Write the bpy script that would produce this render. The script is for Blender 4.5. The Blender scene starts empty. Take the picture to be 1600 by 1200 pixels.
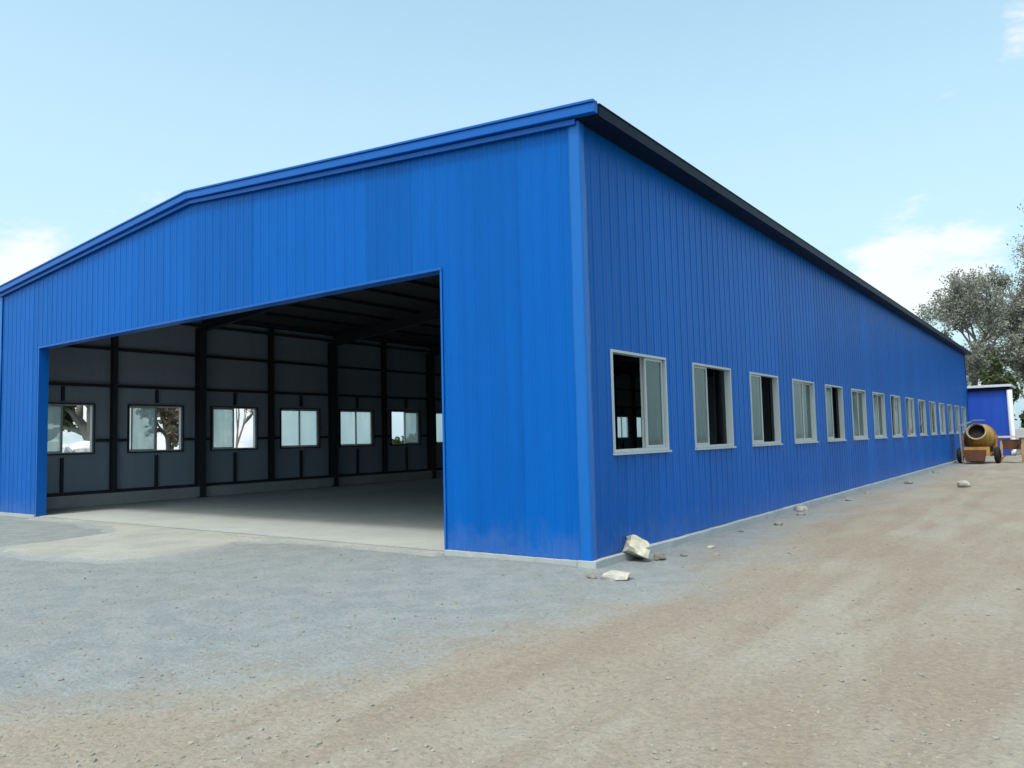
import bpy, bmesh, math, random
import numpy as np
from mathutils import Vector, Matrix

random.seed(7); rng = np.random.default_rng(7)
sc = bpy.context.scene
COL = sc.collection
rad = math.radians

# ------------------------------------------------------------------ camera
CAM = Vector((4.904, -8.2854, 1.5332)); YAW, PITCH, ROLL, FPX = -0.629275, 0.07121, -0.02389, 1215.27
fwd = Vector((math.sin(YAW)*math.cos(PITCH), math.cos(YAW)*math.cos(PITCH), math.sin(PITCH)))
rgt = Vector((math.cos(YAW), -math.sin(YAW), 0)); upv = rgt.cross(fwd)
r2 = rgt*math.cos(ROLL)+upv*math.sin(ROLL); u2 = upv*math.cos(ROLL)-rgt*math.sin(ROLL)
cd = bpy.data.cameras.new('camera'); cam = bpy.data.objects.new('camera', cd); COL.objects.link(cam)
M4 = Matrix((r2, u2, -fwd)).transposed().to_4x4(); M4.translation = CAM; cam.matrix_world = M4
cd.sensor_width = 36; cd.lens = FPX/1600*36; cd.clip_end = 2000; cd.clip_start = 0.05
sc.camera = cam

# ------------------------------------------------------------------ light
SUN_EL, SUN_AZ = rad(64), rad(174)          # azimuth clockwise from +Y: behind the camera, high
sd = bpy.data.lights.new('sun', 'SUN'); so = bpy.data.objects.new('sun', sd); COL.objects.link(so)
sd.energy = 1.15; sd.angle = rad(8); sd.color = (1, .965, .91)
sdir = Vector((math.sin(SUN_AZ)*math.cos(SUN_EL), math.cos(SUN_AZ)*math.cos(SUN_EL), math.sin(SUN_EL)))
so.rotation_euler = sdir.to_track_quat('Z', 'Y').to_euler(); so.location = sdir*60

wd = bpy.data.worlds.new('World'); sc.world = wd; wd.use_nodes = True
wt = wd.node_tree; wt.nodes.clear()
def wn(t, **k):
    n = wt.nodes.new(t)
    for a, b in k.items(): setattr(n, a, b)
    return n
sky = wn('ShaderNodeTexSky', sky_type='NISHITA', sun_disc=False, sun_elevation=SUN_EL, sun_rotation=SUN_AZ,
         air_density=1.0, dust_density=3.0, ozone_density=1.0)
bgd = wn('ShaderNodeBackground'); bgd.inputs['Strength'].default_value = 0.15
wo = wn('ShaderNodeOutputWorld')
tcw = wn('ShaderNodeTexCoord')
# thin clouds: stretched noise everywhere, fuller near a few low banks
mp = wn('ShaderNodeMapping'); mp.inputs['Scale'].default_value = (1, 1, 2.6)
wt.links.new(tcw.outputs['Generated'], mp.inputs['Vector'])
nz = wn('ShaderNodeTexNoise'); nz.inputs['Scale'].default_value = 8.0; nz.inputs['Detail'].default_value = 8; nz.inputs['Roughness'].default_value = .62
wt.links.new(mp.outputs['Vector'], nz.inputs['Vector'])
def wmath(op, a, b=None, clamp=False):
    n = wn('ShaderNodeMath', operation=op); n.use_clamp = clamp
    for i, v in enumerate((a, b)):
        if v is None: continue
        if isinstance(v, (int, float)): n.inputs[i].default_value = v
        else: wt.links.new(v, n.inputs[i])
    return n.outputs[0]
def pixdir(x, y):
    d = fwd + r2*((x-800)/FPX) - u2*((y-600)/FPX); return d.normalized()
banks = [(pixdir(1415, 430), .13, .52), (pixdir(1500, 410), .10, .46), (pixdir(45, 415), .10, .46), (pixdir(1592, 38), .07, .38),
         (Vector((-.86, .45, .06)), .35, .42), (Vector((.9, -.3, .2)), .3, .3), (Vector((-.7, -.6, .25)), .3, .3), (Vector((.3, -.9, .3)), .3, .3), (Vector((.95, .3, .15)), .25, .3)]
acc = None
for d, rr, am in banks:
    vd = wn('ShaderNodeVectorMath', operation='DISTANCE'); vd.inputs[1].default_value = d.normalized()
    wt.links.new(tcw.outputs['Generated'], vd.inputs[0])
    mr = wn('ShaderNodeMapRange', interpolation_type='SMOOTHSTEP'); mr.inputs['From Min'].default_value = rr; mr.inputs['From Max'].default_value = 0
    mr.inputs['To Max'].default_value = am
    wt.links.new(vd.outputs['Value'], mr.inputs['Value'])
    acc = mr.outputs[0] if acc is None else wmath('MAXIMUM', acc, mr.outputs[0])
cl = wmath('ADD', nz.outputs['Fac'], acc)
mr = wn('ShaderNodeMapRange', interpolation_type='SMOOTHSTEP'); mr.inputs['From Min'].default_value = .72; mr.inputs['From Max'].default_value = .95
mr.inputs['To Max'].default_value = .9
wt.links.new(cl, mr.inputs['Value'])
tint = wn('ShaderNodeMix', data_type='RGBA', blend_type='MULTIPLY'); tint.inputs['Factor'].default_value = 1
tint.inputs['B'].default_value = (1.2, 1.33, 1.1, 1)
wt.links.new(sky.outputs['Color'], tint.inputs['A'])
cm = wn('ShaderNodeMix', data_type='RGBA'); wt.links.new(mr.outputs[0], cm.inputs['Factor'])
cm.inputs['B'].default_value = (3.75, 3.85, 3.9, 1)
sep = wn('ShaderNodeSeparateXYZ'); wt.links.new(tcw.outputs['Generated'], sep.inputs[0])
hz = wn('ShaderNodeMapRange', interpolation_type='SMOOTHSTEP'); wt.links.new(sep.outputs['Z'], hz.inputs['Value'])
for i_, v_ in zip(('From Min', 'From Max', 'To Min', 'To Max'), (.8, 0.0, 0, .8)): hz.inputs[i_].default_value = v_
hm = wn('ShaderNodeMix', data_type='RGBA'); wt.links.new(hz.outputs[0], hm.inputs['Factor']); wt.links.new(tint.outputs['Result'], hm.inputs['A']); wt.links.new(hm.outputs['Result'], cm.inputs['A'])
hm.inputs['B'].default_value = (2.25, 3.15, 3.6, 1)      # pale haze low down, all the way round
wt.links.new(cm.outputs['Result'], bgd.inputs['Color']); wt.links.new(bgd.outputs[0], wo.inputs['Surface'])

vs = sc.view_settings; vs.view_transform = 'Standard'; vs.look = 'None'; vs.gamma = 1; vs.exposure = 0.85; vs.use_curve_mapping = False
sc.render.engine = 'CYCLES'
sc.cycles.max_bounces = 8; sc.cycles.diffuse_bounces = 4; sc.cycles.transparent_max_bounces = 12; sc.cycles.use_denoising = True
sc.cycles.caustics_reflective = False; sc.cycles.caustics_refractive = False

# ------------------------------------------------------------------ materials
class NT:
    def __init__(s, name):
        s.m = bpy.data.materials.new(name); s.m.use_nodes = True; s.t = s.m.node_tree
        s.p = s.t.nodes['Principled BSDF']; s.out = s.t.nodes['Material Output']
    def n(s, t, **k):
        n = s.t.nodes.new(t)
        for a, b in k.items(): setattr(n, a, b)
        return n
    def put(s, sock, v):
        if isinstance(v, bpy.types.NodeSocket): s.t.links.new(v, sock)
        else: sock.default_value = v
    def coord(s, scale=(1, 1, 1), kind='Object'):
        tc = s.n('ShaderNodeTexCoord'); mp = s.n('ShaderNodeMapping'); mp.inputs['Scale'].default_value = scale
        s.t.links.new(tc.outputs[kind], mp.inputs['Vector']); return mp.outputs[0]
    def pos(s, scale=(1, 1, 1)):
        g = s.n('ShaderNodeNewGeometry'); mp = s.n('ShaderNodeMapping'); mp.inputs['Scale'].default_value = scale
        s.t.links.new(g.outputs['Position'], mp.inputs['Vector']); return mp.outputs[0]
    def noise(s, vec, scale, detail=4, rough=.55, dist=0):
        n = s.n('ShaderNodeTexNoise'); n.inputs['Scale'].default_value = scale; n.inputs['Detail'].default_value = detail
        n.inputs['Roughness'].default_value = rough; n.inputs['Distortion'].default_value = dist
        s.t.links.new(vec, n.inputs['Vector']); return n.outputs['Fac']
    def vor(s, vec, scale, out='Distance'):
        n = s.n('ShaderNodeTexVoronoi'); n.inputs['Scale'].default_value = scale; s.t.links.new(vec, n.inputs['Vector']); return n.outputs[out]
    def rng(s, v, a, b, c=0, d=1, smooth=False):
        n = s.n('ShaderNodeMapRange'); n.interpolation_type = 'SMOOTHSTEP' if smooth else 'LINEAR'
        s.put(n.inputs['Value'], v)
        for i, x in zip(('From Min', 'From Max', 'To Min', 'To Max'), (a, b, c, d)): n.inputs[i].default_value = x
        return n.outputs[0]
    def mix(s, f, a, b, blend='MIX'):
        n = s.n('ShaderNodeMix', data_type='RGBA', blend_type=blend)
        s.put(n.inputs['Factor'], f)
        for k, v in (('A', a), ('B', b)):
            if isinstance(v, tuple) and len(v) == 3: v = v+(1,)
            s.put(n.inputs[k], v)
        return n.outputs['Result']
    def math(s, op, a, b=0.0):
        n = s.n('ShaderNodeMath', operation=op); s.put(n.inputs[0], a); s.put(n.inputs[1], b); return n.outputs[0]
    def val(s, col, v):
        n = s.n('ShaderNodeHueSaturation'); s.put(n.inputs['Color'], col if not isinstance(col, tuple) else col+(1,)); s.put(n.inputs['Value'], v); return n.outputs[0]
    def bump(s, h, strength=.3, dist=.02):
        n = s.n('ShaderNodeBump'); n.inputs['Strength'].default_value = strength; n.inputs['Distance'].default_value = dist
        s.put(n.inputs['Height'], h); s.t.links.new(n.outputs[0], s.p.inputs['Normal']); return n.outputs[0]
    def base(s, c, rough=.5, metal=0, spec=.5):
        if isinstance(c, tuple) and len(c) == 3: c = c+(1,)
        s.put(s.p.inputs['Base Color'], c); s.put(s.p.inputs['Roughness'], rough); s.p.inputs['Metallic'].default_value = metal
        s.p.inputs['Specular IOR Level'].default_value = spec
    def objrand(s):
        return s.n('ShaderNodeObjectInfo').outputs['Random']

def painted(name, col, rough, spec=.5, var=.06, dirt=.0):
    k = NT(name); v = k.pos((3, 3, .35))
    n1 = k.noise(v, 1.6, 5); n2 = k.noise(k.pos(), 14, 4)
    c = k.val(col, k.math('ADD', k.rng(n1, .25, .75, 1-var, 1+var), k.rng(k.objrand(), 0, 1, -var*1.1, var*1.1)))
    if dirt:
        g = k.n('ShaderNodeNewGeometry'); sx = k.n('ShaderNodeSeparateXYZ'); k.t.links.new(g.outputs['Position'], sx.inputs[0])
        h = k.math('ADD', sx.outputs['Z'], k.rng(k.noise(k.pos(), 3.2, 6, .7), .3, .7, -.22, .22))
        f = k.math('MULTIPLY', k.rng(h, .5, .02, 0, dirt, True), k.rng(n2, .3, .7, .5, 1))
        c = k.mix(f, c, (.33, .30, .26))
    k.base(c, k.rng(n2, .3, .7, rough-.015, rough+.03), 0, spec)
    k.bump(k.noise(k.pos((1, 1, .5)), 1.4, 3), .16, .03)
    return k.m
MAT = {}
MAT['blue'] = painted('blue_steel_sheet', (.0003, .094, .40), .34, .12, .07, .12)
MAT['trim'] = painted('blue_trim', (.003, .12, .46), .3, .35, .05)
MAT['gutter'] = painted('dark_gutter', (.003, .008, .022), .5, .12, .1)
MAT['verge'] = painted('blue_verge', (.002, .10, .43), .35, .3, .05)
MAT['liner'] = painted('grey_liner', (.27, .33, .415), .5, .4, .06)
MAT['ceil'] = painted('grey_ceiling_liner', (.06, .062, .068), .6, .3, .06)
MAT['steel'] = painted('dark_primed_steel', (.026, .031, .042), .5, .4, .15)
MAT['white'] = painted('white_window_frame', (.38, .43, .46), .4, .5, .05)
MAT['pink'] = painted('pale_plank', (.50, .40, .38), .8, .2, .12)
MAT['fascia'] = painted('white_fascia', (.52, .54, .62), .5, .4, .06)
MAT['cabin'] = painted('deep_blue_wall', (.006, .06, .42), .45, .5, .06)
MAT['yellow'] = painted('worn_yellow_paint', (.36, .20, .05), .65, .3, .4)
MAT['rust'] = painted('rusty_brown_steel', (.12, .055, .035), .8, .2, .3)
MAT['rubber'] = painted('black_rubber', (.018, .018, .018), .8, .2, .2)
MAT['greym'] = painted('grey_metal', (.25, .26, .25), .5, .5, .1)
MAT['timber'] = painted('weathered_timber', (.33, .21, .12), .8, .2, .25)
MAT['lamp'] = painted('pale_lamp_body', (.75, .75, .72), .4, .4, .03)

def mk_glass():
    k = NT('tinted_pane')
    tr = k.n('ShaderNodeBsdfTransparent'); tr.inputs[0].default_value = (.80, .90, .88, 1)
    df = k.n('ShaderNodeBsdfDiffuse'); df.inputs[0].default_value = (.11, .26, .27, 1)
    tl = k.n('ShaderNodeBsdfTranslucent'); tl.inputs[0].default_value = (.75, .82, .85, 1)
    gl = k.n('ShaderNodeBsdfGlossy'); gl.inputs['Roughness'].default_value = .06
    a = k.n('ShaderNodeMixShader'); a.inputs[0].default_value = .5; k.t.links.new(df.outputs[0], a.inputs[1]); k.t.links.new(tl.outputs[0], a.inputs[2])
    b = k.n('ShaderNodeMixShader'); st = k.rng(k.noise(k.pos((1, 3, .4)), 2.0, 3), .35, .65, .36, .5)
    k.t.links.new(st, b.inputs[0]); k.t.links.new(tr.outputs[0], b.inputs[1]); k.t.links.new(a.outputs[0], b.inputs[2])
    fr = k.n('ShaderNodeFresnel'); fr.inputs[0].default_value = 1.5
    c = k.n('ShaderNodeMixShader'); k.t.links.new(fr.outputs[0], c.inputs[0]); k.t.links.new(b.outputs[0], c.inputs[1]); k.t.links.new(gl.outputs[0], c.inputs[2])
    k.t.links.new(c.outputs[0], k.out.inputs['Surface']); return k.m
MAT['glass'] = mk_glass()

def mk_concrete(name, col, var=.12):
    k = NT(name); p = k.pos()
    big = k.noise(p, .6, 5, .6); mid = k.noise(p, 4, 6, .65); fine = k.noise(p, 60, 3)
    c = k.val(col, k.math('ADD', k.math('ADD', k.rng(big, .3, .7, 1-var, 1+var), k.rng(mid, .3, .7, -var*.6, var*.6)), k.rng(fine, .3, .7, -.05, .05)))
    c = k.mix(k.rng(k.noise(p, 1.3, 6, .7, .6), .56, .72, 0, .45, True), c, (.24, .23, .21))
    k.base(c, .85, 0, .25); k.bump(k.math('ADD', mid, k.math('MULTIPLY', fine, .5)), .35, .012); return k.m
MAT['concrete'] = mk_concrete('pale_concrete', (.38, .385, .365))
MAT['floor'] = mk_concrete('floor_concrete', (.33, .345, .345), .08)
def mk_apron():
    k = NT('screed_apron'); p = k.pos(); at = k.n('ShaderNodeAttribute'); at.attribute_name = 'edge'
    mid = k.noise(p, 3.4, 6, .7); fine = k.noise(p, 30, 5, .7); big = k.noise(p, .8, 5)
    c = k.mix(k.rng(big, .35, .65, 0, 1, True), (.345, .345, .325), (.285, .285, .27))
    c = k.mix(k.rng(mid, .52, .7, 0, .6, True), c, (.25, .25, .24))
    f = k.rng(k.math('ADD', at.outputs['Fac'], k.rng(k.math('ADD', k.math('MULTIPLY', mid, .5), k.math('MULTIPLY', fine, .5)), .3, .7, -.4, .4)), .15, .55, 1, 0, True)
    c = k.mix(f, c, (.235, .25, .26)); c = k.val(c, k.rng(fine, .25, .75, .86, 1.12))
    k.base(c, .92, 0, .15); k.bump(k.math('ADD', mid, fine), .6, .025); return k.m
MAT['apron'] = mk_apron()
MAT['plinth'] = mk_concrete('plinth_concrete', (.36, .38, .40))

def mk_ground():
    k = NT('gravel_ground'); p = k.pos()
    at = k.n('ShaderNodeAttribute'); at.attribute_name = 'gravel'
    patch = k.noise(p, .45, 6, .62, .4); mid = k.noise(p, 2.6, 6, .65); fine = k.noise(p, 22, 5, .7); vf = k.noise(p, 110, 3, .6)
    # stretched wheel-wash streaks
    strk = k.noise(k.pos((1.3, .22, 1)), 1.2, 5, .6, .3)
    earth = k.mix(k.rng(patch, .35, .65, 0, 1, True), (0.251, 0.217, 0.180), (0.278, 0.258, 0.224))
    earth = k.mix(k.rng(strk, .42, .64, 0, .8, True), earth, (0.232, 0.193, 0.157))
    grav = k.mix(k.rng(mid, .35, .65, 0, 1, True), (0.192, 0.212, 0.224), (0.232, 0.248, 0.255))
    grav = k.mix(k.rng(patch, .52, .72, 0, .6, True), grav, (0.214, 0.212, 0.196))
    f = k.rng(k.math('ADD', at.outputs['Fac'], k.rng(k.math('ADD', k.math('MULTIPLY', mid, .6), k.math('MULTIPLY', fine, .4)), .3, .7, -.32, .32)), .2, .8, 0, 1, True)
    c = k.mix(f, earth, grav)
    sp = k.vor(p, 38, 'Color'); bw = k.n('ShaderNodeRGBToBW'); k.t.links.new(sp, bw.inputs[0])
    dv = k.vor(p, 38)
    v = k.math('ADD', k.rng(fine, .25, .75, .84, 1.14), k.math('ADD', k.rng(vf, .3, .7, -.08, .08), k.rng(bw.outputs[0], 0, 1, -.10, .10)))
    c = k.val(c, v)
    dk = k.rng(k.noise(p, 7.5, 5, .75), .66, .76, 0, .38, True)
    c = k.mix(dk, c, (.14, .128, .11))
    k.base(c, .95, 0, .15)
    k.bump(k.math('ADD', k.math('MULTIPLY', mid, .9), k.math('ADD', k.math('MULTIPLY', fine, .9), k.math('ADD', k.math('MULTIPLY', vf, .3), k.math('MULTIPLY', dv, -.35)))), .55, .03)
    return k.m
MAT['ground'] = mk_ground()

def mk_stone(name, a, b):
    k = NT(name); p = k.pos(); n = k.noise(p, 7, 6, .65); fn = k.noise(p, 45, 4)
    c = k.mix(k.rng(n, .35, .65), a, b); c = k.val(c, k.math('ADD', k.rng(k.objrand(), 0, 1, .85, 1.12), k.rng(fn, .3, .7, -.1, .1)))
    k.base(c, .9, 0, .2); k.bump(k.math('ADD', n, k.math('MULTIPLY', fn, .4)), .6, .02); return k.m
MAT['cream'] = mk_stone('cream_stone', (.44, .39, .28), (.55, .53, .47))
MAT['pale'] = mk_stone('pale_stone', (.33, .31, .28), (.42, .40, .37))
MAT['grey'] = mk_stone('grey_stone', (.17, .155, .135), (.27, .255, .23))
MAT['chalk'] = mk_stone('white_stone', (.66, .67, .66), (.78, .78, .76))

def mk_pebble():
    k = NT('pebbles'); p = k.pos(); v = k.vor(p, 9, 'Color'); bw = k.n('ShaderNodeRGBToBW'); k.t.links.new(v, bw.inputs[0])
    c = k.mix(bw.outputs[0], (.19, .18, .155), (.32, .305, .28)); k.base(c, .92, 0, .2); return k.m
MAT['pebble'] = mk_pebble()

def mk_leaf(name, a, b):
    k = NT(name); at = k.n('ShaderNodeAttribute'); at.attribute_name = 'tone'
    c = k.mix(at.outputs['Fac'], a, b)
    k.base(c, .6, 0, .25)
    tl = k.n('ShaderNodeBsdfTranslucent'); k.t.links.new(c, tl.inputs[0])
    mx = k.n('ShaderNodeMixShader'); mx.inputs[0].default_value = .3
    k.t.links.new(k.p.outputs[0], mx.inputs[1]); k.t.links.new(tl.outputs[0], mx.inputs[2]); k.t.links.new(mx.outputs[0], k.out.inputs['Surface']); return k.m
MAT['leaf_grey_hazed'] = mk_leaf('hazed_grey_green_leaves', (.19, .20, .165), (.31, .31, .27))  # grey-green made paler to stand in for distance haze on the far trees
MAT['leaf_green'] = mk_leaf('green_leaves', (.04, .065, .025), (.09, .12, .05))
MAT['leaf_brown'] = mk_leaf('dry_brown_leaves', (.12, .10, .07), (.22, .18, .13))
MAT['leaf_red'] = mk_leaf('red_leaves', (.16, .05, .04), (.25, .10, .07))
def mk_bark():
    k = NT('bark'); n = k.noise(k.pos((6, 6, 1.5)), 3, 5, .7); k.base(k.mix(n, (.13, .115, .10), (.27, .25, .225)), .95, 0, .1); k.bump(n, .5, .03); return k.m
MAT['bark'] = mk_bark()

# ------------------------------------------------------------------ mesh helpers
class MB:
    def __init__(s): s.v = []; s.f = []
    def add(s, vs, fs):
        o = len(s.v); s.v += [tuple(x) for x in vs]; s.f += [tuple(i+o for i in f) for f in fs]; return s
    def box(s, x0, x1, y0, y1, z0, z1):
        return s.add([(x0, y0, z0), (x1, y0, z0), (x1, y1, z0), (x0, y1, z0), (x0, y0, z1), (x1, y0, z1), (x1, y1, z1), (x0, y1, z1)],
                     [(0, 3, 2, 1), (4, 5, 6, 7), (0, 1, 5, 4), (1, 2, 6, 5), (2, 3, 7, 6), (3, 0, 4, 7)])
    def beam(s, a, b, w, h, up=(0, 0, 1)):           # box along a-b
        a = Vector(a); b = Vector(b); d = (b-a).normalized(); u = Vector(up); r = d.cross(u).normalized(); u = r.cross(d)
        r = r*w/2; u = u*h/2
        p = [a-r-u, a+r-u, a+r+u, a-r+u, b-r-u, b+r-u, b+r+u, b-r+u]
        return s.add(p, [(0, 1, 2, 3), (7, 6, 5, 4), (0, 4, 5, 1), (1, 5, 6, 2), (2, 6, 7, 3), (3, 7, 4, 0)])
    def tube(s, pts, rs, n=8, cap=True):
        pts = [Vector(p) for p in pts]; o = len(s.v); k = len(pts)
        for i, p in enumerate(pts):
            d = (pts[min(i+1, k-1)]-pts[max(i-1, 0)]).normalized()
            a = d.cross(Vector((0, 0, 1)) if abs(d.z) < .9 else Vector((1, 0, 0))).normalized(); b = d.cross(a)
            for j in range(n):
                t = 2*math.pi*j/n; s.v.append(tuple(p+(a*math.cos(t)+b*math.sin(t))*rs[i]))
        for i in range(k-1):
            for j in range(n): s.f.append((o+i*n+j, o+i*n+(j+1) % n, o+(i+1)*n+(j+1) % n, o+(i+1)*n+j))
        if cap: s.f.append(tuple(o+j for j in range(n))[::-1]); s.f.append(tuple(o+(k-1)*n+j for j in range(n)))
        return s
    def ibeam(s, a, b, depth, flange, up, t=.012):   # I section along a-b, depth along up
        a = Vector(a); b = Vector(b); u = Vector(up).normalized()
        s.beam(a, b, t, depth-2*t, up); s.beam(a+u*(depth/2-t/2), b+u*(depth/2-t/2), flange, t, up); s.beam(a-u*(depth/2-t/2), b-u*(depth/2-t/2), flange, t, up); return s
    def mesh(s, name, mat, smooth=False):
        m = bpy.data.meshes.new(name); m.from_pydata(s.v, [], s.f); m.update()
        if mat: m.materials.append(MAT[mat])
        if smooth: m.polygons.foreach_set('use_smooth', [True]*len(m.polygons))
        return m
    def build(s, name, mat, parent=None, smooth=False):
        return link(name, s.mesh(name, mat, smooth), parent)
def link(name, data, parent=None, loc=(0, 0, 0), rz=0):
    o = bpy.data.objects.new(name, data); COL.objects.link(o); o.parent = parent; o.location = loc; o.rotation_euler[2] = rz; return o
def tag(o, label, cat, group=None):
    o['label'] = label; o['category'] = cat
    if group: o['group'] = group
    return o
def thing(name, label, cat, loc=(0, 0, 0), rz=0, group=None):
    return tag(link(name, None, None, loc, rz), label, cat, group)
def struct(o, kind='structure'): o['kind'] = kind; return o
def bevel(o, w=.01, seg=2):
    b = o.modifiers.new('bevel', 'BEVEL'); b.width = w; b.segments = seg; return o

def vnoise(x, y, s, seed):
    r = np.random.default_rng(seed).random((128, 128)); x = x/s; y = y/s
    xi = np.floor(x).astype(int); yi = np.floor(y).astype(int); fx = x-xi; fy = y-yi
    fx = fx*fx*(3-2*fx); fy = fy*fy*(3-2*fy); g = lambda a, b: r[a % 128, b % 128]
    return (g(xi, yi)*(1-fx)+g(xi+1, yi)*fx)*(1-fy)+(g(xi, yi+1)*(1-fx)+g(xi+1, yi+1)*fx)*fy-.5

# ------------------------------------------------------------------ dimensions
W, L, HE, SL = 17.27, 40.4, 5.50, .0822
OP0, OP1, OPH = 2.33, 15.02, 3.97
PIT, WC0, WW = 2.635, 1.47, 1.62
NWIN = 15
WCS = [WC0+PIT*i for i in range(NWIN)]
ZS, ZT = 1.35, 2.66        # right wall windows
LZS, LZT = 1.45, 2.76      # left wall windows

# ------------------------------------------------------------------ ground
def ground_z(x, y):
    x = np.asarray(x, float); y = np.asarray(y, float)
    z = -.03+.02*vnoise(x+50, y+50, 1.7, 1)+.014*vnoise(x+50, y+50, .55, 2)+.008*vnoise(x+50, y+50, .22, 3)
    z = z+.06*vnoise(x+50, y+50, 6, 4)*np.clip((np.hypot(x-2, y+2)-3)/6, 0, 1)
    side = np.clip((x+.3)/.8, 0, 1)*np.clip((y+.8)/1.5, 0, 1); z = z-.03*side
    for rx, ph in ((2.55, 0.), (4.25, .4)):
        xr = rx+.25*np.sin(y*.16+ph); z = z-.018*np.exp(-((x-xr)/.16)**2)+.008*np.exp(-((np.abs(x-xr)-.3)/.1)**2)
    inside = (x > -17.25) & (x < .02) & (y > .02) & (y < 40.4)
    return np.where(inside, -.2, z)
def axis(segs):
    out = []
    for a, b, st in segs: out += list(np.arange(a, b, st))
    out.append(segs[-1][1]); return np.array(out)
gx = axis([(-700, -100, 60), (-100, -20, 4), (-20, -11, .25), (-11, 8, .07), (8, 16, .4), (16, 60, 3), (60, 700, 64)])
gy = axis([(-700, -60, 64), (-60, -12, 3), (-12, -7.4, .3), (-7.4, 3.0, .07), (3.0, 12, .16), (12, 46, .5), (46, 100, 4), (100, 900, 80)])
X, Y = np.meshgrid(gx, gy); Z = ground_z(X, Y)
nx, ny = len(gx), len(gy)
verts = np.stack([X.ravel(), Y.ravel(), Z.ravel()], 1)
I = np.arange(nx*ny).reshape(ny, nx)
faces = np.stack([I[:-1, :-1].ravel(), I[:-1, 1:].ravel(), I[1:, 1:].ravel(), I[1:, :-1].ravel()], 1)
gm = bpy.data.meshes.new('ground'); gm.vertices.add(len(verts)); gm.vertices.foreach_set('co', verts.ravel())
gm.loops.add(faces.size); gm.loops.foreach_set('vertex_index', faces.ravel()); gm.polygons.add(len(faces))
gm.polygons.foreach_set('loop_start', np.arange(0, faces.size, 4)); gm.polygons.foreach_set('loop_total', np.full(len(faces), 4))
gm.update(calc_edges=True); gm.polygons.foreach_set('use_smooth', np.ones(len(faces), bool))
by = np.array([-30, -7, -6.11, -5.59, -4.87, -4.26, -3.41, -2.51, -1.39, .85, 5.3, 15.4, 45]); bx = np.array([-14, -2.2, -.8, -.21, .15, .53, .75, 1.3, 1.36, 1.15, .95, .8, .7])
gmask = .5+(np.interp(Y.ravel(), by, bx)-X.ravel())/2.6+.45*vnoise(X.ravel()+50, Y.ravel()+50, 1.3, 9)
gmask = np.where(X.ravel() < -18, .5, gmask)
att = gm.attributes.new('gravel', 'FLOAT', 'POINT'); att.data.foreach_set('value', np.clip(gmask, 0, 1).astype(np.float32))
gm.materials.append(MAT['ground']); struct(link('ground', gm))

struct(MB().box(-17.0, -.22, .06, 40.2, -.18, .004).build('floor', 'floor'))

# pale screed spilling out of the doorway
outl = [(-15.0, .05), (-13.6, -.18), (-12.3, -.34), (-11.0, -.45), (-9.91, -.76), (-9.83, -1.3), (-9.63, -2.1), (-9.5, -2.9), (-9.0, -3.3), (-8.2, -3.25), (-7.4, -3.12), (-6.75, -2.98), (-6.0, -2.86), (-5.75, -2.5),
        (-5.6, -2.1), (-5.75, -1.5), (-5.95, -.9), (-6.1, -.5), (-5.2, -.36), (-4.4, -.3), (-3.6, -.2), (-2.9, -.13), (-2.3, -.12), (-2.3, .05)]
def smooth_loop(p, it=2):
    p = np.array(p)
    for _ in range(it):
        q = np.roll(p, -1, 0); p = np.stack([p*.75+q*.25, p*.25+q*.75], 1).reshape(-1, 2)
    return p
ol = smooth_loop(outl, 2)
ax_ = np.arange(-15.1, -2.05, .06); ay_ = np.arange(-3.7, .05, .06); AX, AY = np.meshgrid(ax_, ay_); px, py = AX.ravel(), AY.ravel()
inside = np.zeros(len(px), bool); dist = np.full(len(px), 9.)
for (x0, y0), (x1, y1) in zip(ol, np.roll(ol, -1, 0)):
    cr = ((y0 > py) != (y1 > py)) & (px < (x1-x0)*(py-y0)/(y1-y0+1e-12)+x0); inside ^= cr
    t = np.clip(((px-x0)*(x1-x0)+(py-y0)*(y1-y0))/((x1-x0)**2+(y1-y0)**2+1e-12), 0, 1)
    dist = np.minimum(dist, np.hypot(px-x0-t*(x1-x0), py-y0-t*(y1-y0)))
sdist = np.where(inside, dist, -dist)+.25*vnoise(px+60, py+60, .5, 21)+.12*vnoise(px+60, py+60, .17, 22)
back = (py > -.25)&(px > -14.95)&(px < -2.36); sdist = np.where(back, np.maximum(sdist, .3+py), sdist)
az = -.004-.075*(1-np.clip((sdist+.2)/.4, 0, 1))+.006*vnoise(px+60, py+60, .4, 23)-.003
bm = bmesh.new(); nxa = len(ax_); vv = {}
def av(i):
    if i not in vv: vv[i] = bm.verts.new((px[i], py[i], az[i]))
    return vv[i]
for j in range(len(ay_)-1):
    for i in range(nxa-1):
        q = (j*nxa+i, j*nxa+i+1, (j+1)*nxa+i+1, (j+1)*nxa+i)
        if max(sdist[k] for k in q) > -.2: f = bm.faces.new([av(k) for k in q]); f.smooth = True
me = bpy.data.meshes.new('apron'); bm.to_mesh(me); bm.free(); at = me.attributes.new('edge', 'FLOAT', 'POINT'); at.data.foreach_set('value', np.clip(sdist[list(vv.keys())]*2.2, 0, 1).astype(np.float32))
me.materials.append(MAT['apron']); struct(link('concrete_apron', me))

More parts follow.
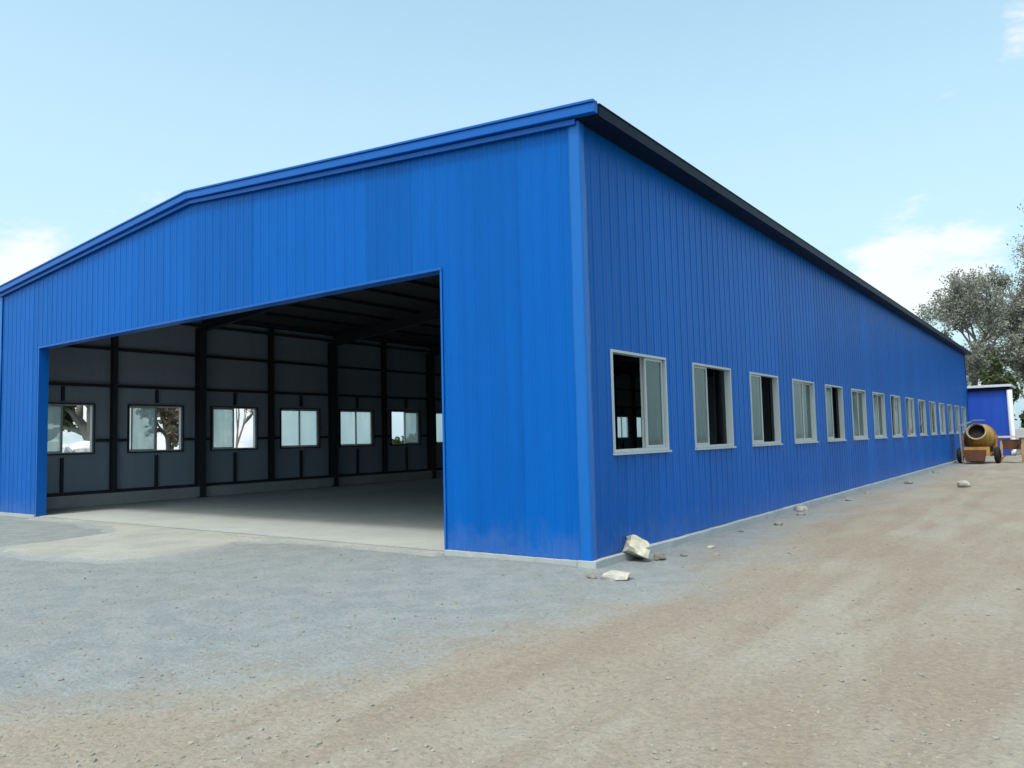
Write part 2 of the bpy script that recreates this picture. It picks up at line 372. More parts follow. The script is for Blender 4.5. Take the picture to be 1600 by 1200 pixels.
# ------------------------------------------------------------------ warehouse
wh = thing('warehouse', 'long blue steel-clad shed with wide open doorway and row of white windows', 'warehouse')
def gable(u): return HE+SL*min(u, W-u)
RIB = [(0, 0), (.02, 0), (.036, .0105), (.064, .0105), (.08, 0), (.12, 0), (.126, .003), (.146, .003), (.152, 0), (.19, 0), (.196, .003), (.216, .003), (.222, 0)]
def profile(u0, u1, extra):
    pts = []; k = 0; per = .24; s = (u1-u0)/(per*4)
    for r in range(4):
        for a, n in RIB: pts.append((u0+(r*per+a)*s, n))
    pts.append((u1-.0015, 0))
    us = [p[0] for p in pts]; ns = [p[1] for p in pts]
    for e in extra:
        if u0+.002 < e < u1-.004: pts += [(e-.0004, float(np.interp(e, us, ns))), (e+.0004, float(np.interp(e, us, ns)))]
    return sorted(pts)
def sheet(u0, u1, holes, zb, ztop, place, off, ribs=True):
    """holes: (ua, ub, za, zb2)"""
    ex = [h[0] for h in holes]+[h[1] for h in holes]
    pts = profile(u0, u1, ex) if ribs else sorted([(u0, 0), (u1-.003, 0)]+[(e+q, 0) for e in ex for q in (-.0004, .0004) if u0+.002 < e < u1-.004])
    mid = W/2
    mb = MB()
    for (a, na), (b, nb) in zip(pts, pts[1:]):
        m = (a+b)/2; iv = [(zb, None)]
        hs = [h for h in holes if h[0] <= m <= h[1]]
        segs = []; z = zb
        for h in sorted(hs, key=lambda h: h[2]):
            if h[2] > z: segs.append((z, h[2]))
            z = h[3]
        segs.append((z, None))
        for z0, z1 in segs:
            za, zb_ = (ztop(a), ztop(b)) if z1 is None else (z1, z1)
            mb.add([place(a, na+off, z0), place(b, nb+off, z0), place(b, nb+off, zb_), place(a, na+off, za)], [(0, 1, 2, 3)])
    return mb
def wall(n, length, holes, ztop, place, zb, inner=True):
    w = length/n
    for i in range(n):
        u0, u1 = i*w, (i+1)*w; hs = [h for h in holes if h[1] > u0 and h[0] < u1]
        sheet(u0, u1, hs, zb, ztop, place, rng.uniform(0, .003)).build('cladding_sheet', 'blue', wh)
P_front = lambda u, n, z: (-u, -n, z)
P_right = lambda u, n, z: (n, u, z)
P_left = lambda u, n, z: (-W-n, u, z)
P_back = lambda u, n, z: (-u, L+n, z)
dh = [(OP0, OP1, -1, OPH)]
rh = [(c-WW/2, c+WW/2, ZS, ZT) for c in WCS]; lh = [(c-WW/2, c+WW/2, LZS, LZT) for c in WCS]
flat = lambda u: HE+.03
wall(18, W, dh, lambda u: gable(u)+.05, P_front, .036)
wall(42, L, rh, flat, P_right, .05)
wall(42, L, lh, flat, P_left, .05)
wall(18, W, [], lambda u: gable(u)+.05, P_back, .04)
# inner lining boards (about 2.6 m long on the long walls)
for pl, hs in ((P_right, rh), (P_left, lh)):
    for i in range(16):
        a = max(.1, (i-.5)*PIT+WC0-WW/2-.5+.0); b = min(L-.1, a+PIT)
        a = .09 if i == 0 else WC0+PIT/2+PIT*(i-1); b = WC0+PIT/2+PIT*i if i < 15 else L-.09
        if a >= L-.1: continue
        b = min(b, L-.09)
        sheet(a, b, [h for h in hs if h[1] > a and h[0] < b], .30, lambda u: HE, pl, -.08, False).build('liner_sheet', 'liner', wh)
for i in range(7):
    a = .09+i*(W-.18)/7; b = a+(W-.18)/7
    sheet(a, b, [], .30, lambda u: gable(u)-.02, P_back, -.08, False).build('liner_sheet', 'liner', wh)
for a, b, z0 in ((.09, OP0-.02, .07), (OP0-.02, 5.5, OPH+.02), (5.5, 8.63, OPH+.02), (8.63, 11.8, OPH+.02), (11.8, OP1+.02, OPH+.02), (OP1+.02, W-.09, .07)):
    sheet(a, b, [], z0, lambda u: gable(u)-.02, P_front, -.08, False).build('liner_sheet', 'liner', wh)

# trims
def wavy_strip(p0, p1, wdir, wid, ndir, amp, seg, thick=.004):
    p0, p1, wdir, ndir = map(Vector, (p0, p1, wdir, ndir)); mb = MB(); k = 5; vs = []
    for i in range(seg+1):
        t = i/seg; c = p0.lerp(p1, t)
        for j in range(k):
            q = j/(k-1); vs.append(c+wdir*(wid*q)+ndir*(random.uniform(-amp, amp)+amp*1.2*math.sin(t*19+j)))
    vs2 = [v-ndir*thick for v in vs]; n = len(vs); f = []
    for i in range(seg):
        for j in range(k-1):
            a = i*k+j; f.append((a, a+1, a+k+1, a+k))
            f.append((n+a, n+a+k, n+a+k+1, n+a+1))
        a = i*k; f.append((a, a+k, n+a+k, n+a)); a = i*k+k-1; f.append((a, n+a, n+a+k, a+k))
    mb.add(vs+vs2, f); return mb
for xo, sx in ((0, 1), (-W, -1)):
    wavy_strip((xo+sx*.032, -.033, .03), (xo+sx*.032, -.033, HE+.02), (-sx, 0, 0), .17, (0, -1, 0), .0022, 22).build('corner_trim', 'trim', wh, True)
    wavy_strip((xo+sx*.034, -.036, .03), (xo+sx*.034, -.036, HE+.02), (0, 1, 0), .13, (sx, 0, 0), .0015, 22).build('corner_trim', 'trim', wh, True)
    wavy_strip((xo+sx*.032, L+.033, .03), (xo+sx*.032, L+.033, HE+.02), (-sx, 0, 0), .2, (0, 1, 0), .002, 16).build('corner_trim', 'trim', wh, True)
    wavy_strip((xo+sx*.034, L+.036, .03), (xo+sx*.034, L+.036, HE+.02), (0, -1, 0), .13, (sx, 0, 0), .0015, 16).build('corner_trim', 'trim', wh, True)
# door surround: reveal plates and face flanges
MB().box(-OP0-.006, -OP0, -.026, .20, .01, OPH).box(-OP0, -OP0+.03, -.026, -.0225, .01, OPH+.03).build('door_jamb', 'verge', wh)
MB().box(-OP1, -OP1+.006, -.026, .20, .01, OPH).box(-OP1-.03, -OP1, -.026, -.0225, .01, OPH+.03).build('door_jamb', 'verge', wh)
MB().box(-OP1-.03, -OP0+.03, -.031, -.027, OPH-.004, OPH+.035).box(-OP1+.006, -OP0-.006, -.027, .20, OPH-.004, OPH).build('door_head', 'verge', wh)
# verge trims, front and back
XE = .325
for y0, sg in ((-.02, -1), (L+.02, 1)):
    XV = XE-.012
    for x_e, x_r in ((XV, -W/2), (-W-XV, -W/2)):
        ze = HE-SL*XV; zr = HE+SL*W/2
        def vb(yo0, yo1, lo, hi, ca=0):
            ya, yb = sorted((y0+sg*yo0, y0+sg*yo1)); a, b = (x_e, ze), (x_r, zr)
            return [(a[0], ya, a[1]+lo), (a[0], yb, a[1]+lo), (a[0], yb, a[1]+hi), (a[0], ya, a[1]+hi), (b[0], ya, b[1]+lo), (b[0], yb, b[1]+lo), (b[0], yb, b[1]+hi), (b[0], ya, b[1]+hi)]
        F8 = [(0, 1, 2, 3), (7, 6, 5, 4), (0, 4, 5, 1), (1, 5, 6, 2), (2, 6, 7, 3), (3, 7, 4, 0)]
        mb = MB(); mb.add(vb(.012, .115, .055, .175), F8); mb.add(vb(.012, .135, .178, .215), F8); 
        sv = (x_e, ze); x_e, ze = (-.0, HE) if x_r < x_e else (-W+.0, HE); mb.add(vb(.03, .055, -.03, .046), F8); x_e, ze = sv
        bm2 = mb.build('verge_trim', 'verge', wh); bevel(bm2, .008, 2)
# roof slopes: ribbed sheets
def roof(sx):
    mb = MB(); ys = []; y = -.03
    while y < L+.03: ys += [(y, 0), (y+.09, 0), (y+.11, .03), (y+.15, .03), (y+.17, 0)]; y += .25
    ys = [p for p in ys if p[0] < L+.03]+[(L+.03, 0)]
    xe = XE-.03 if sx > 0 else -W-XE+.03
    def z(x): return HE+.10+SL*min(-x, W+x)
    vs = []
    for (yy, n) in ys: vs += [(xe, yy, z(xe)+n), (-W/2, yy, z(-W/2)+n)]
    f = [(2*i, 2*i+2, 2*i+3, 2*i+1) for i in range(len(ys)-1)]; mb.add(vs, f); mb.build('roof', 'blue', wh)
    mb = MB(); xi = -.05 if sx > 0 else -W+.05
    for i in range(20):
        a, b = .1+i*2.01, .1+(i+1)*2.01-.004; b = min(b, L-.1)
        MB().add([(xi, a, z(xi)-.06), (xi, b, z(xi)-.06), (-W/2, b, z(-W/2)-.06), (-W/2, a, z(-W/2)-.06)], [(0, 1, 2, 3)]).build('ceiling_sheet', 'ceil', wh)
roof(1); roof(-1)
MB().add([(-W/2-.25, -.05, HE+.14+SL*(W/2-.25)+.03), (-W/2, -.05, HE+.145+SL*W/2+.03), (-W/2+.25, -.05, HE+.14+SL*(W/2-.25)+.03), (-W/2-.25, L+.05, HE+.14+SL*(W/2-.25)+.03), (-W/2, L+.05, HE+.145+SL*W/2+.03), (-W/2+.25, L+.05, HE+.14+SL*(W/2-.25)+.03)], [(0, 1, 4, 3), (1, 2, 5, 4)]).build('ridge_cap', 'trim', wh)
# gutters in lengths
for sx in (1, -1):
    n = 10; gl = (L+.056)/n
    for i in range(n):
        y0 = -.028+i*gl; y1 = y0+gl-.006; mb = MB(); X0, X1 = (.03, XE) if sx > 0 else (-W-XE, -W-.03)
        mb.box(X0, X1, y0, y1, 5.505, 5.512)
        o0, o1 = (X1-.006, X1) if sx > 0 else (X0, X0+.006)
        mb.box(o0, o1, y0, y1, 5.512, 5.65); mb.box(o0-.010, o1+.010, y0, y1, 5.65, 5.664)
        i0, i1 = (X0, X0+.006) if sx > 0 else (X1-.006, X1)
        mb.box(i0, i1, y0, y1, 5.512, 5.59)
        mb.box(X0-.002, X1+.003, y1-.03, y1, 5.501, 5.5045)
        if i in (0, n-1): ye = y0 if i == 0 else y1; mb.box(X0, X1, ye-.003, ye+.003, 5.512, 5.66)
        mb.build('gutter_section', 'gutter', wh)
# plinth (outside lip and inner kerb)
def rough_box(x0, x1, y0, y1, z0, z1, axis_, seg, amp):
    mb = MB(); vs = []; 
    for i in range(seg+1):
        t = i/seg
        for (p, q) in ((0, 0), (1, 0), (1, 1), (0, 1)):
            j = random.uniform(-amp, amp); jz = random.uniform(-amp, amp)*.6*q
            if axis_ == 'y': vs.append(((x0, x1)[p]+j, y0+(y1-y0)*t, (z0, z1)[q]+jz))
            else: vs.append((x0+(x1-x0)*t, (y0, y1)[p]+j, (z0, z1)[q]+jz))
    f = [(0, 1, 2, 3), tuple(seg*4+k for k in (3, 2, 1, 0))]
    for i in range(seg):
        for k in range(4): f.append((i*4+k, (i+1)*4+k, (i+1)*4+(k+1) % 4, i*4+(k+1) % 4))
    mb.add(vs, f); return mb
rough_box(-.16, .11, -.075, L+.1, -.25, .043, 'y', 130, .01).build('plinth', 'plinth', wh)
rough_box(-W-.12, -W+.16, -.075, L+.1, -.25, .043, 'y', 90, .008).build('plinth', 'plinth', wh)
rough_box(-OP0+.02, -.17, -.06, .09, -.25, .03, 'x', 16, .006).build('plinth', 'plinth', wh)
rough_box(-W+.17, -OP1-.02, -.06, .09, -.25, .03, 'x', 16, .006).build('plinth', 'plinth', wh)
rough_box(-W+.17, -.17, L-.1, L+.085, -.25, .055, 'x', 50, .006).build('plinth', 'plinth', wh)
MB().box(-W+.085, -W+.33, .10, L-.1, .006, .32).build('inner_kerb', 'plinth', wh)
MB().box(-.33, -.085, .10, L-.1, .006, .32).build('inner_kerb', 'plinth', wh)

# steel frame
FR = [.28]+[WC0+PIT*1.5+PIT*2*k for k in range(7)]+[L-.28]
PO = [WC0+PIT*.5+PIT*2*k for k in range(8)]
def roofz(x): return HE+.04+SL*min(-x, W+x)
for y in FR:
    for xs, sg in ((-.30, -1), (-W+.30, 1)):
        zt = roofz(xs)-.35
        MB().ibeam((xs, y, .02), (xs, y, zt), .30, .2, (1, 0, 0), .014).box(xs-.2, xs+.2, y-.15, y+.15, .006, .02).build('column', 'steel', wh)
        a = Vector((xs+sg*.05, y, roofz(xs)-.30)); b = Vector((-W/2, y, roofz(-W/2)-.28)); d = (b-a).normalized(); u = Vector((-d.z, 0, d.x)); u = u if u.z > 0 else -u
        MB().ibeam(a, b, .36, .18, u, .014).build('rafter', 'steel', wh)
for y in PO:
    for xs in (-.24, -W+.24):
        MB().ibeam((xs, y, .02), (xs, y, HE-.05), .16, .14, (1, 0, 0), .01).build('post', 'steel', wh)
for c in WCS:
    for xs, zs, zt in ((-.135, ZS, ZT), (-W+.135, LZS, LZT)):
        MB().box(xs-.04, xs+.04, c-.035, c+.035, .325, zs-.12).build('stud', 'steel', wh)
        MB().box(xs-.04, xs+.04, c-.035, c+.035, zt+.10, 3.25).build('stud', 'steel', wh)
for xs, zs, zt in ((-.135, ZS, ZT), (-W+.135, LZS, LZT)):
    for z in (.355, 3.3, 4.35, 5.3): MB().box(xs-.045, xs+.045, .1, L-.1, z-.03, z+.05).build('girt', 'steel', wh)
    edges = [.1]+[e for c in WCS for e in (c-WW/2-.09, c+WW/2+.09)]+[L-.1]
    for a, b in zip(edges[::2], edges[1::2]):
        if b-a > .2: MB().box(xs-.045, xs+.045, a, b, 1.74, 1.82).build('girt', 'steel', wh)
npur = 7
for sx in (1, -1):
    for k in range(npur):
        xx = -.55-k*(W/2-.8)/(npur-1); xx = xx if sx > 0 else -W-xx
        MB().box(xx-.03, xx+.03, .1, L-.1, roofz(xx)-.10, roofz(xx)-.0).build('purlin', 'steel', wh)

# windows -------------------------------------------------------------
def rect_frame(mb, pl, u0, u1, z0, z1, n0, n1, w, wb=None):
    wb = wb or w
    def bx(ua, ub, za, zb):
        p = [pl(u, n, z) for z in (za, zb) for n in (n0, n1) for u in (ua, ub)]
        mb.add([p[i] for i in (0, 1, 3, 2, 4, 5, 7, 6)], [(0, 3, 2, 1), (4, 5, 6, 7), (0, 1, 5, 4), (1, 2, 6, 5), (2, 3, 7, 6), (3, 0, 4, 7)])
    bx(u0, u0+w, z0, z1); bx(u1-w, u1, z0, z1); bx(u0+w, u1-w, z0, z0+wb); bx(u0+w, u1-w, z1-w, z1); return mb, bx
def fixn(m):
    b = bmesh.new(); b.from_mesh(m); bmesh.ops.recalc_face_normals(b, faces=b.faces); b.to_mesh(m); b.free()
def window(pl, c, zs, zt, state, side, split=.5):
    u0, u1 = c-WW/2-.02, c+WW/2+.02; z0, z1 = zs-.02, zt+.02
    mb, bx = rect_frame(MB(), pl, u0, u1, z0, z1, -.092, .022, .034, .04)
    w = link('window', None, wh)
    f = mb.build('frame', 'white', w); fixn(f.data)
    # sill board projecting outside
    m3 = MB(); p = [pl(u, n, z) for z in (z0-.032, z0-.003) for n in (-.02, .055) for u in (u0-.015, u1+.015)]
    m3.add([p[i] for i in (0, 1, 3, 2, 4, 5, 7, 6)], [(0, 3, 2, 1), (4, 5, 6, 7), (0, 1, 5, 4), (1, 2, 6, 5), (2, 3, 7, 6), (3, 0, 4, 7)])
    s = m3.build('sill', 'white', w); fixn(s.data)
    # dark steel lining frame on the inside
    m4, _ = rect_frame(MB(), pl, u0-.025, u1+.025, z0-.025, z1+.025, -.15, -.094, .03); o = m4.build('inner_frame', 'steel', w); fixn(o.data)
    mid = u0+(u1-u0)*split; iu0, iu1 = u0+.036, u1-.036; iz0, iz1 = z0+.042, z1-.036; sl = random.uniform(-.04, .06) if split == .5 else 0
    for which, uA, uB, n0, n1 in (('near', iu0, mid+.02, -.045, -.015), ('far', mid-.02, iu1, -.085, -.055)):
        if which == 'near' and state == 'open_near': uA, uB, n0, n1 = mid-.01-sl, iu1-.03-sl, -.045, -.015
        if which == 'far' and state == 'open_far': uA, uB, n0, n1 = iu0+.03+max(0, sl*.6), mid+.01+max(0, sl*.6), -.085, -.055
        m5, _ = rect_frame(MB(), pl, uA, uB, iz0, iz1, n0, n1, .036); q = m5.build('sash', 'white', w); fixn(q.data)
        nm = (n0+n1)/2; MB().add([pl(uA+.03, nm, iz0+.03), pl(uB-.03, nm, iz0+.03), pl(uB-.03, nm, iz1-.03), pl(uA+.03, nm, iz1-.03)], [(0, 1, 2, 3)]).build('pane', 'glass', w)
RST = ['open_near', 'open_far', 'open_far', 'closed', 'open_far', 'closed', 'closed', 'open_near', 'open_near', 'closed', 'open_near', 'closed', 'closed', 'closed', 'open_far']
LST = ['open_far', 'open_far', 'open_far', 'closed', 'closed', 'open_near', 'closed', 'open_far', 'closed', 'closed', 'open_far', 'closed', 'closed', 'closed', 'closed']
for c, a, b, spl in zip(WCS, RST, LST, [.62, .38, .42, .5, .42]+[.5]*10):
    window(P_right, c, ZS, ZT, a, 'r', spl); window(P_left, c, LZS, LZT, b, 'l')

# small lamp under a rafter
lm = thing('ceiling_lamp', 'small pale lamp hanging under the dark roof inside the shed', 'lamp', (-9.5, 10.67, 0))
z = roofz(-8.6)-.46
MB().tube([(0, 0, z-.02), (0, 0, z-.55)], [.008, .008], 6).build('cord', 'steel', lm)
MB().tube([(0, 0, z-.50), (0, 0, z-.58), (0, 0, z-.70)], [.04, .06, .17], 14).build('lamp_shade', 'lamp', lm, True)

# ------------------------------------------------------------------ stones
def rock_mesh(seed, flat=1.0, sub=2, rough=.22, chop=True):
    r = random.Random(seed); bm = bmesh.new(); bmesh.ops.create_icosphere(bm, subdivisions=sub, radius=.5)
    if chop:
        for _ in range(7):
            n = Vector((r.gauss(0, 1), r.gauss(0, 1), r.gauss(0, 1))).normalized(); d0 = r.uniform(.28, .4)
            for v in bm.verts:
                e = v.co.dot(n)-d0
                if e > 0: v.co -= n*e
    for v in bm.verts: v.co *= 1+r.uniform(-rough, rough)*.35
    for v in bm.verts: v.co.z *= flat
    m = bpy.data.meshes.new('rock'); bm.to_mesh(m); bm.free(); return m
def rock(name, label, cat, x, y, size, seed, mat, flat=.7, rz=0, tilt=0, sink=.12, group=None, sub=2, z=None, sc3=None):
    m = rock_mesh(seed, flat, sub); m.materials.append(MAT[mat]); o = link(name, m, None, (0, 0, 0)); o.scale = sc3 or (size, size*.85, size)
    o.rotation_euler = (tilt, tilt*.5, rz)
    zz = min((Matrix.Rotation(rz, 3, 'Z') @ Matrix.Rotation(tilt*.5, 3, 'Y') @ Matrix.Rotation(tilt, 3, 'X') @ Vector((v.co.x*o.scale.x, v.co.y*o.scale.y, v.co.z*o.scale.z))).z for v in m.vertices)
    g = float(ground_z(x, y)) if z is None else z
    o.location = (x, y, g-zz-sink*size*flat); return tag(o, label, cat, group)
# the cream block: chipped slab propped on the plinth edge
bm = bmesh.new(); bmesh.ops.create_cube(bm, size=1); bmesh.ops.subdivide_edges(bm, edges=bm.edges, cuts=3, use_grid_fill=True)
rr = random.Random(3)
for v in bm.verts:
    v.co += Vector((rr.gauss(0, 1), rr.gauss(0, 1), rr.gauss(0, 1)))*.028
    if v.co.x+v.co.z > .72: v.co -= Vector((.12, 0, .12))
    if v.co.y-v.co.z > .75: v.co -= Vector((0, .1, -.08))
m = bpy.data.meshes.new('rubble_block'); bm.to_mesh(m); bm.free(); m.materials.append(MAT['cream'])
o = link('rubble_block', m, None, (.17, .86, .10)); o.scale = (.28, .42, .21); o.rotation_euler = (rad(-14), rad(24), rad(35))
tag(o, 'cream rubble block tilted against the concrete edge near the shed corner', 'stone')
rock('flat_stone', 'flat pale stone lying on gravel just off the shed corner', 'stone', .62, -.52, .42, 11, 'pale', .38, .5, .05, .2)
rock('flat_stone', 'small dark stone beside the flat pale stone', 'stone', .36, -.62, .15, 12, 'grey', .5, .2, .1, .2)
rock('stone', 'small brownish stone tucked under the cream block', 'stone', .42, 1.02, .22, 13, 'grey', .6, 1.2, .1, .15)
ORD = ['first', 'second', 'third', 'fourth', 'fifth', 'sixth', 'seventh', 'eighth', 'ninth']
for i, (x, y, sz, mt, lb) in enumerate([(.54, 1.5, .13, 'grey', 'small grey stone below the first side window'), (.59, 2.3, .13, 'pale', 'small pale stone below the gap after the first side window'),
        (.9, 1.75, .10, 'grey', 'tiny stone lying well out from the first side window'), (.34, 4.2, .13, 'grey', 'small grey stone below the second side window'),
        (.55, 5.44, .2, 'grey', 'grey stone on gravel between the second and third side windows'), (.27, 7.95, .30, 'pale', 'larger pale stone at the wall foot between third and fourth side windows'),
        (.45, 7.2, .2, 'grey', 'grey stone below the third side window, beside a larger pale one'), (.5, 10.9, .24, 'grey', 'dark grey stone between the fourth and fifth side windows'),
        (.4, 13.2, .2, 'grey', 'grey stone between the fifth and sixth side windows'), (.6, 17.7, .3, 'grey', 'brownish stone below the seventh side window'), (.5, 24, .26, 'grey', 'grey stone far along the wall foot before the mixer')]):
    rock('stone', lb, 'stone', x, y, sz, 30+i, mt, random.uniform(.4, .6), random.uniform(0, 6), random.uniform(-.2, .2), .32, 'loose stones along the side wall')
rock('stone', 'pale stone lying alone on the bare ground ahead of the machine', 'stone', 2.22, 16.2, .42, 61, 'pale', .6, 1, .1, .15)

# loose pebbles
def pebbles(n):
    ib = bmesh.new(); bmesh.ops.create_icosphere(ib, subdivisions=1, radius=1); ib.verts.index_update()
    base = np.array([v.co[:] for v in ib.verts]); fc = np.array([[v.index for v in f.verts] for f in ib.faces]); ib.free(); nv = len(base)
    x = []; y = []
    while len(x) < n:
        r = 3+11*rng.random()**1.6; a = YAW+rng.uniform(-.75, .8)
        px, py = CAM.x+math.sin(a)*r, CAM.y+math.cos(a)*r
        if (px < .1 and py > -.1): continue
        x.append(px); y.append(py)
    x = np.array(x); y = np.array(y); s = np.clip(rng.lognormal(-5.2, .5, n), .003, .022)
    z = ground_z(x, y)+s*.15
    sc_ = rng.uniform(.6, 1.3, (n, 1, 3)); v = base[None]*sc_*s[:, None, None]; v[:, :, 2] *= .7; v += rng.normal(0, .13, v.shape)*s[:, None, None]
    th = rng.uniform(0, 6.28, n); c_, s_ = np.cos(th)[:, None], np.sin(th)[:, None]
    vx = v[:, :, 0]*c_-v[:, :, 1]*s_; vy = v[:, :, 0]*s_+v[:, :, 1]*c_
    V = np.stack([vx+x[:, None], vy+y[:, None], v[:, :, 2]+z[:, None]], 2).reshape(-1, 3)
    Fc = (fc[None]+np.arange(n)[:, None, None]*nv).reshape(-1, 3)
    m = bpy.data.meshes.new('pebbles'); m.from_pydata(V.tolist(), [], Fc.tolist()); m.materials.append(MAT['pebble'])
    o = link('pebbles', m); o['kind'] = 'stuff'; tag(o, 'fine loose pebbles strewn over the bare ground', 'gravel')
pebbles(13000)

# ------------------------------------------------------------------ trees
def tree_mesh(seed, H, R, trunk_r, nleaf, leaf, fork=.3, droop=.0, spread=.75, levels=4):
    r = random.Random(seed); g = np.random.default_rng(seed); mb = MB(); tips = []
    def grow(p, d, ln, rd, lv):
        n = 4; pts = [p]; rs = [rd]; q = p.copy(); dd = d.copy()
        for i in range(n):
            dd = (dd+Vector((r.gauss(0, .13), r.gauss(0, .13), r.gauss(0, .08)-droop*.1))).normalized(); q = q+dd*ln/n; pts.append(q.copy()); rs.append(rd*(1-.5*(i+1)/n))
            if lv <= 1: tips.append((q.copy(), lv))
        mb.tube(pts, rs, 7 if lv > 2 else 4, False)
        if lv == 0: return
        k = r.choice((3, 4)) if lv > 1 else r.choice((3, 4, 5)); off = r.uniform(0, 6.28)
        for i in range(k):
            t = r.uniform(.45, 1.0) if i else 1.0; b = pts[max(1, min(n, round(t*n)))]
            a = off+i*6.28/k+r.uniform(-.5, .5); sp = r.uniform(.45, 1.0)*spread
            pr = dd.cross(Vector((math.cos(a), math.sin(a), .1))).normalized()
            nd = (dd*math.cos(sp)+pr*math.sin(sp)).normalized(); nd.z += .12
            grow(b, nd.normalized(), ln*r.uniform(.58, .82), rd*.55, lv-1)
    grow(Vector((0, 0, -.1)), Vector((r.gauss(0, .05), r.gauss(0, .05), 1)).normalized(), H*fork, trunk_r, levels)
    V = np.array(mb.v); top = V[:, 2].max(); sz = H/top; rxy = np.percentile(np.hypot(V[:, 0], V[:, 1]), 97); sx = R/max(rxy, .1)
    mb.v = [(a*sx if c > 1 else a*(1+(sx-1)*max(0, c)), b*sx if c > 1 else b*(1+(sx-1)*max(0, c)), c*sz) for a, b, c in mb.v]
    T = np.array([tuple(t[0]) for t in tips]); T[:, 0] *= sx; T[:, 1] *= sx; T[:, 2] *= sz
    idx = g.integers(0, len(T), nleaf); dens = g.random(len(T)); keep = g.random(nleaf) < (.25+.75*dens[idx]); idx = idx[keep]; n = len(idx)
    c = T[idx]+g.normal(0, 1, (n, 3))*np.array([.2, .2, .16])*(H/12)
    a = g.normal(0, 1, (n, 3)); a /= np.linalg.norm(a, axis=1)[:, None]; b = np.cross(a, g.normal(0, 1, (n, 3))); b /= np.linalg.norm(b, axis=1)[:, None]
    ls = leaf*g.uniform(.6, 1.4, (n, 1)); q = np.stack([c-a*ls, c+b*ls*.45, c+a*ls, c-b*ls*.45], 1).reshape(-1, 3)
    lm_ = bpy.data.meshes.new('crown'); lm_.from_pydata(q.tolist(), [], np.arange(n*4).reshape(-1, 4).tolist())
    at = lm_.attributes.new('tone', 'FLOAT', 'FACE'); at.data.foreach_set('value', np.clip(dens[idx]*.6+g.random(n)*.4, 0, 1).astype(np.float32))
    tm = mb.mesh('trunk', 'bark', True); return tm, lm_
def tree(name, label, x, y, seed, H, R, tr, nleaf, leaf, mat, group=None, cat='tree', **k):
    t = thing(name, label, cat, (x, y, float(ground_z(x, y))), 0, group); tm, lmh = tree_mesh(seed, H, R, tr, nleaf, leaf, **k)
    lmh.materials.append(MAT[mat]); link('trunk' if cat == 'tree' else 'stem', tm, t); link('crown' if cat == 'tree' else 'foliage', lmh, t); return t
tree('broadleaf_tree', 'grey-green spreading tree rising behind the far end of the blue shed', -.6, 58, 5, 13.0, 6.8, .3, 46000, .105, 'leaf_grey_hazed', levels=5)
tree('broadleaf_tree', 'tall sparse tree with thin bare branches behind the small blue annex', 4.4, 63, 8, 19.5, 5.0, .3, 12000, .095, 'leaf_grey_hazed', levels=5)
tree('broadleaf_tree', 'dense low grey-green tree standing behind the small annex roof', 3.0, 54, 13, 9.6, 4.6, .2, 38000, .105, 'leaf_grey_hazed', levels=5)
tree('broadleaf_tree', 'broad grey tree standing farthest back beyond the annex', 3.6, 69, 17, 14.5, 6.2, .28, 36000, .12, 'leaf_grey_hazed', levels=5)
tree('broadleaf_tree', 'green tree growing beyond the low coped wall', 8.6, 56, 21, 9.5, 4.2, .22, 9000, .17, 'leaf_green')
tree('shrub', 'dark green bush right behind the annex roof', .7, 51.5, 31, 6.6, 1.5, .08, 4200, .13, 'leaf_green', None, 'shrub', fork=.25)
tree('shrub', 'leafy green shrub beside the annex white downpipe', 2.9, 48.2, 33, 2.9, 1.0, .05, 3600, .09, 'leaf_green', None, 'shrub', fork=.2)
tree('shrub', 'red-leaved shrub beyond the low coped wall', 3.3, 50.2, 35, 4.2, 1.1, .05, 2600, .09, 'leaf_red', None, 'shrub', fork=.25)
# trees seen through the windows of the left wall
tree('broadleaf_tree', 'dense green tree outside the far wall, behind the white boulders', -31, 8.6, 41, 6.5, 3.2, .2, 15000, .16, 'leaf_green', fork=.14)
tree('broadleaf_tree', 'dry brown tree outside the far wall, between green tree and slim tree', -33, 13.6, 43, 5.0, 2.0, .16, 6500, .13, 'leaf_brown', fork=.14)
tree('broadleaf_tree', 'slim forked tree outside the far wall, beyond the dry brown one', -33, 17.6, 45, 8.5, 1.4, .22, 1800, .15, 'leaf_brown')
tree('shrub', 'low dark bush outside the far wall, past the slim tree', -31, 29, 47, 2.1, 1.9, .07, 5200, .12, 'leaf_green', None, 'shrub', fork=.22)
for i in range(9):
    a = random.uniform(0, 6.28); q = random.random()
    rock('white_boulder', 'white boulder piled outside the far wall below the green tree', 'boulder', -20.8+random.uniform(-.25, .25), [2.0, 2.9, 3.8, 4.7, 2.5, 3.4, 4.3, 2.9, 3.8][i]+random.uniform(-.12, .12), random.uniform(.95, 1.15), 70+i, 'chalk', .85, a, .2, .1, 'white boulders outside the far wall', z=float(ground_z(-23, 4))+(0, .62, 1.22)[0 if i < 4 else 1 if i < 7 else 2])

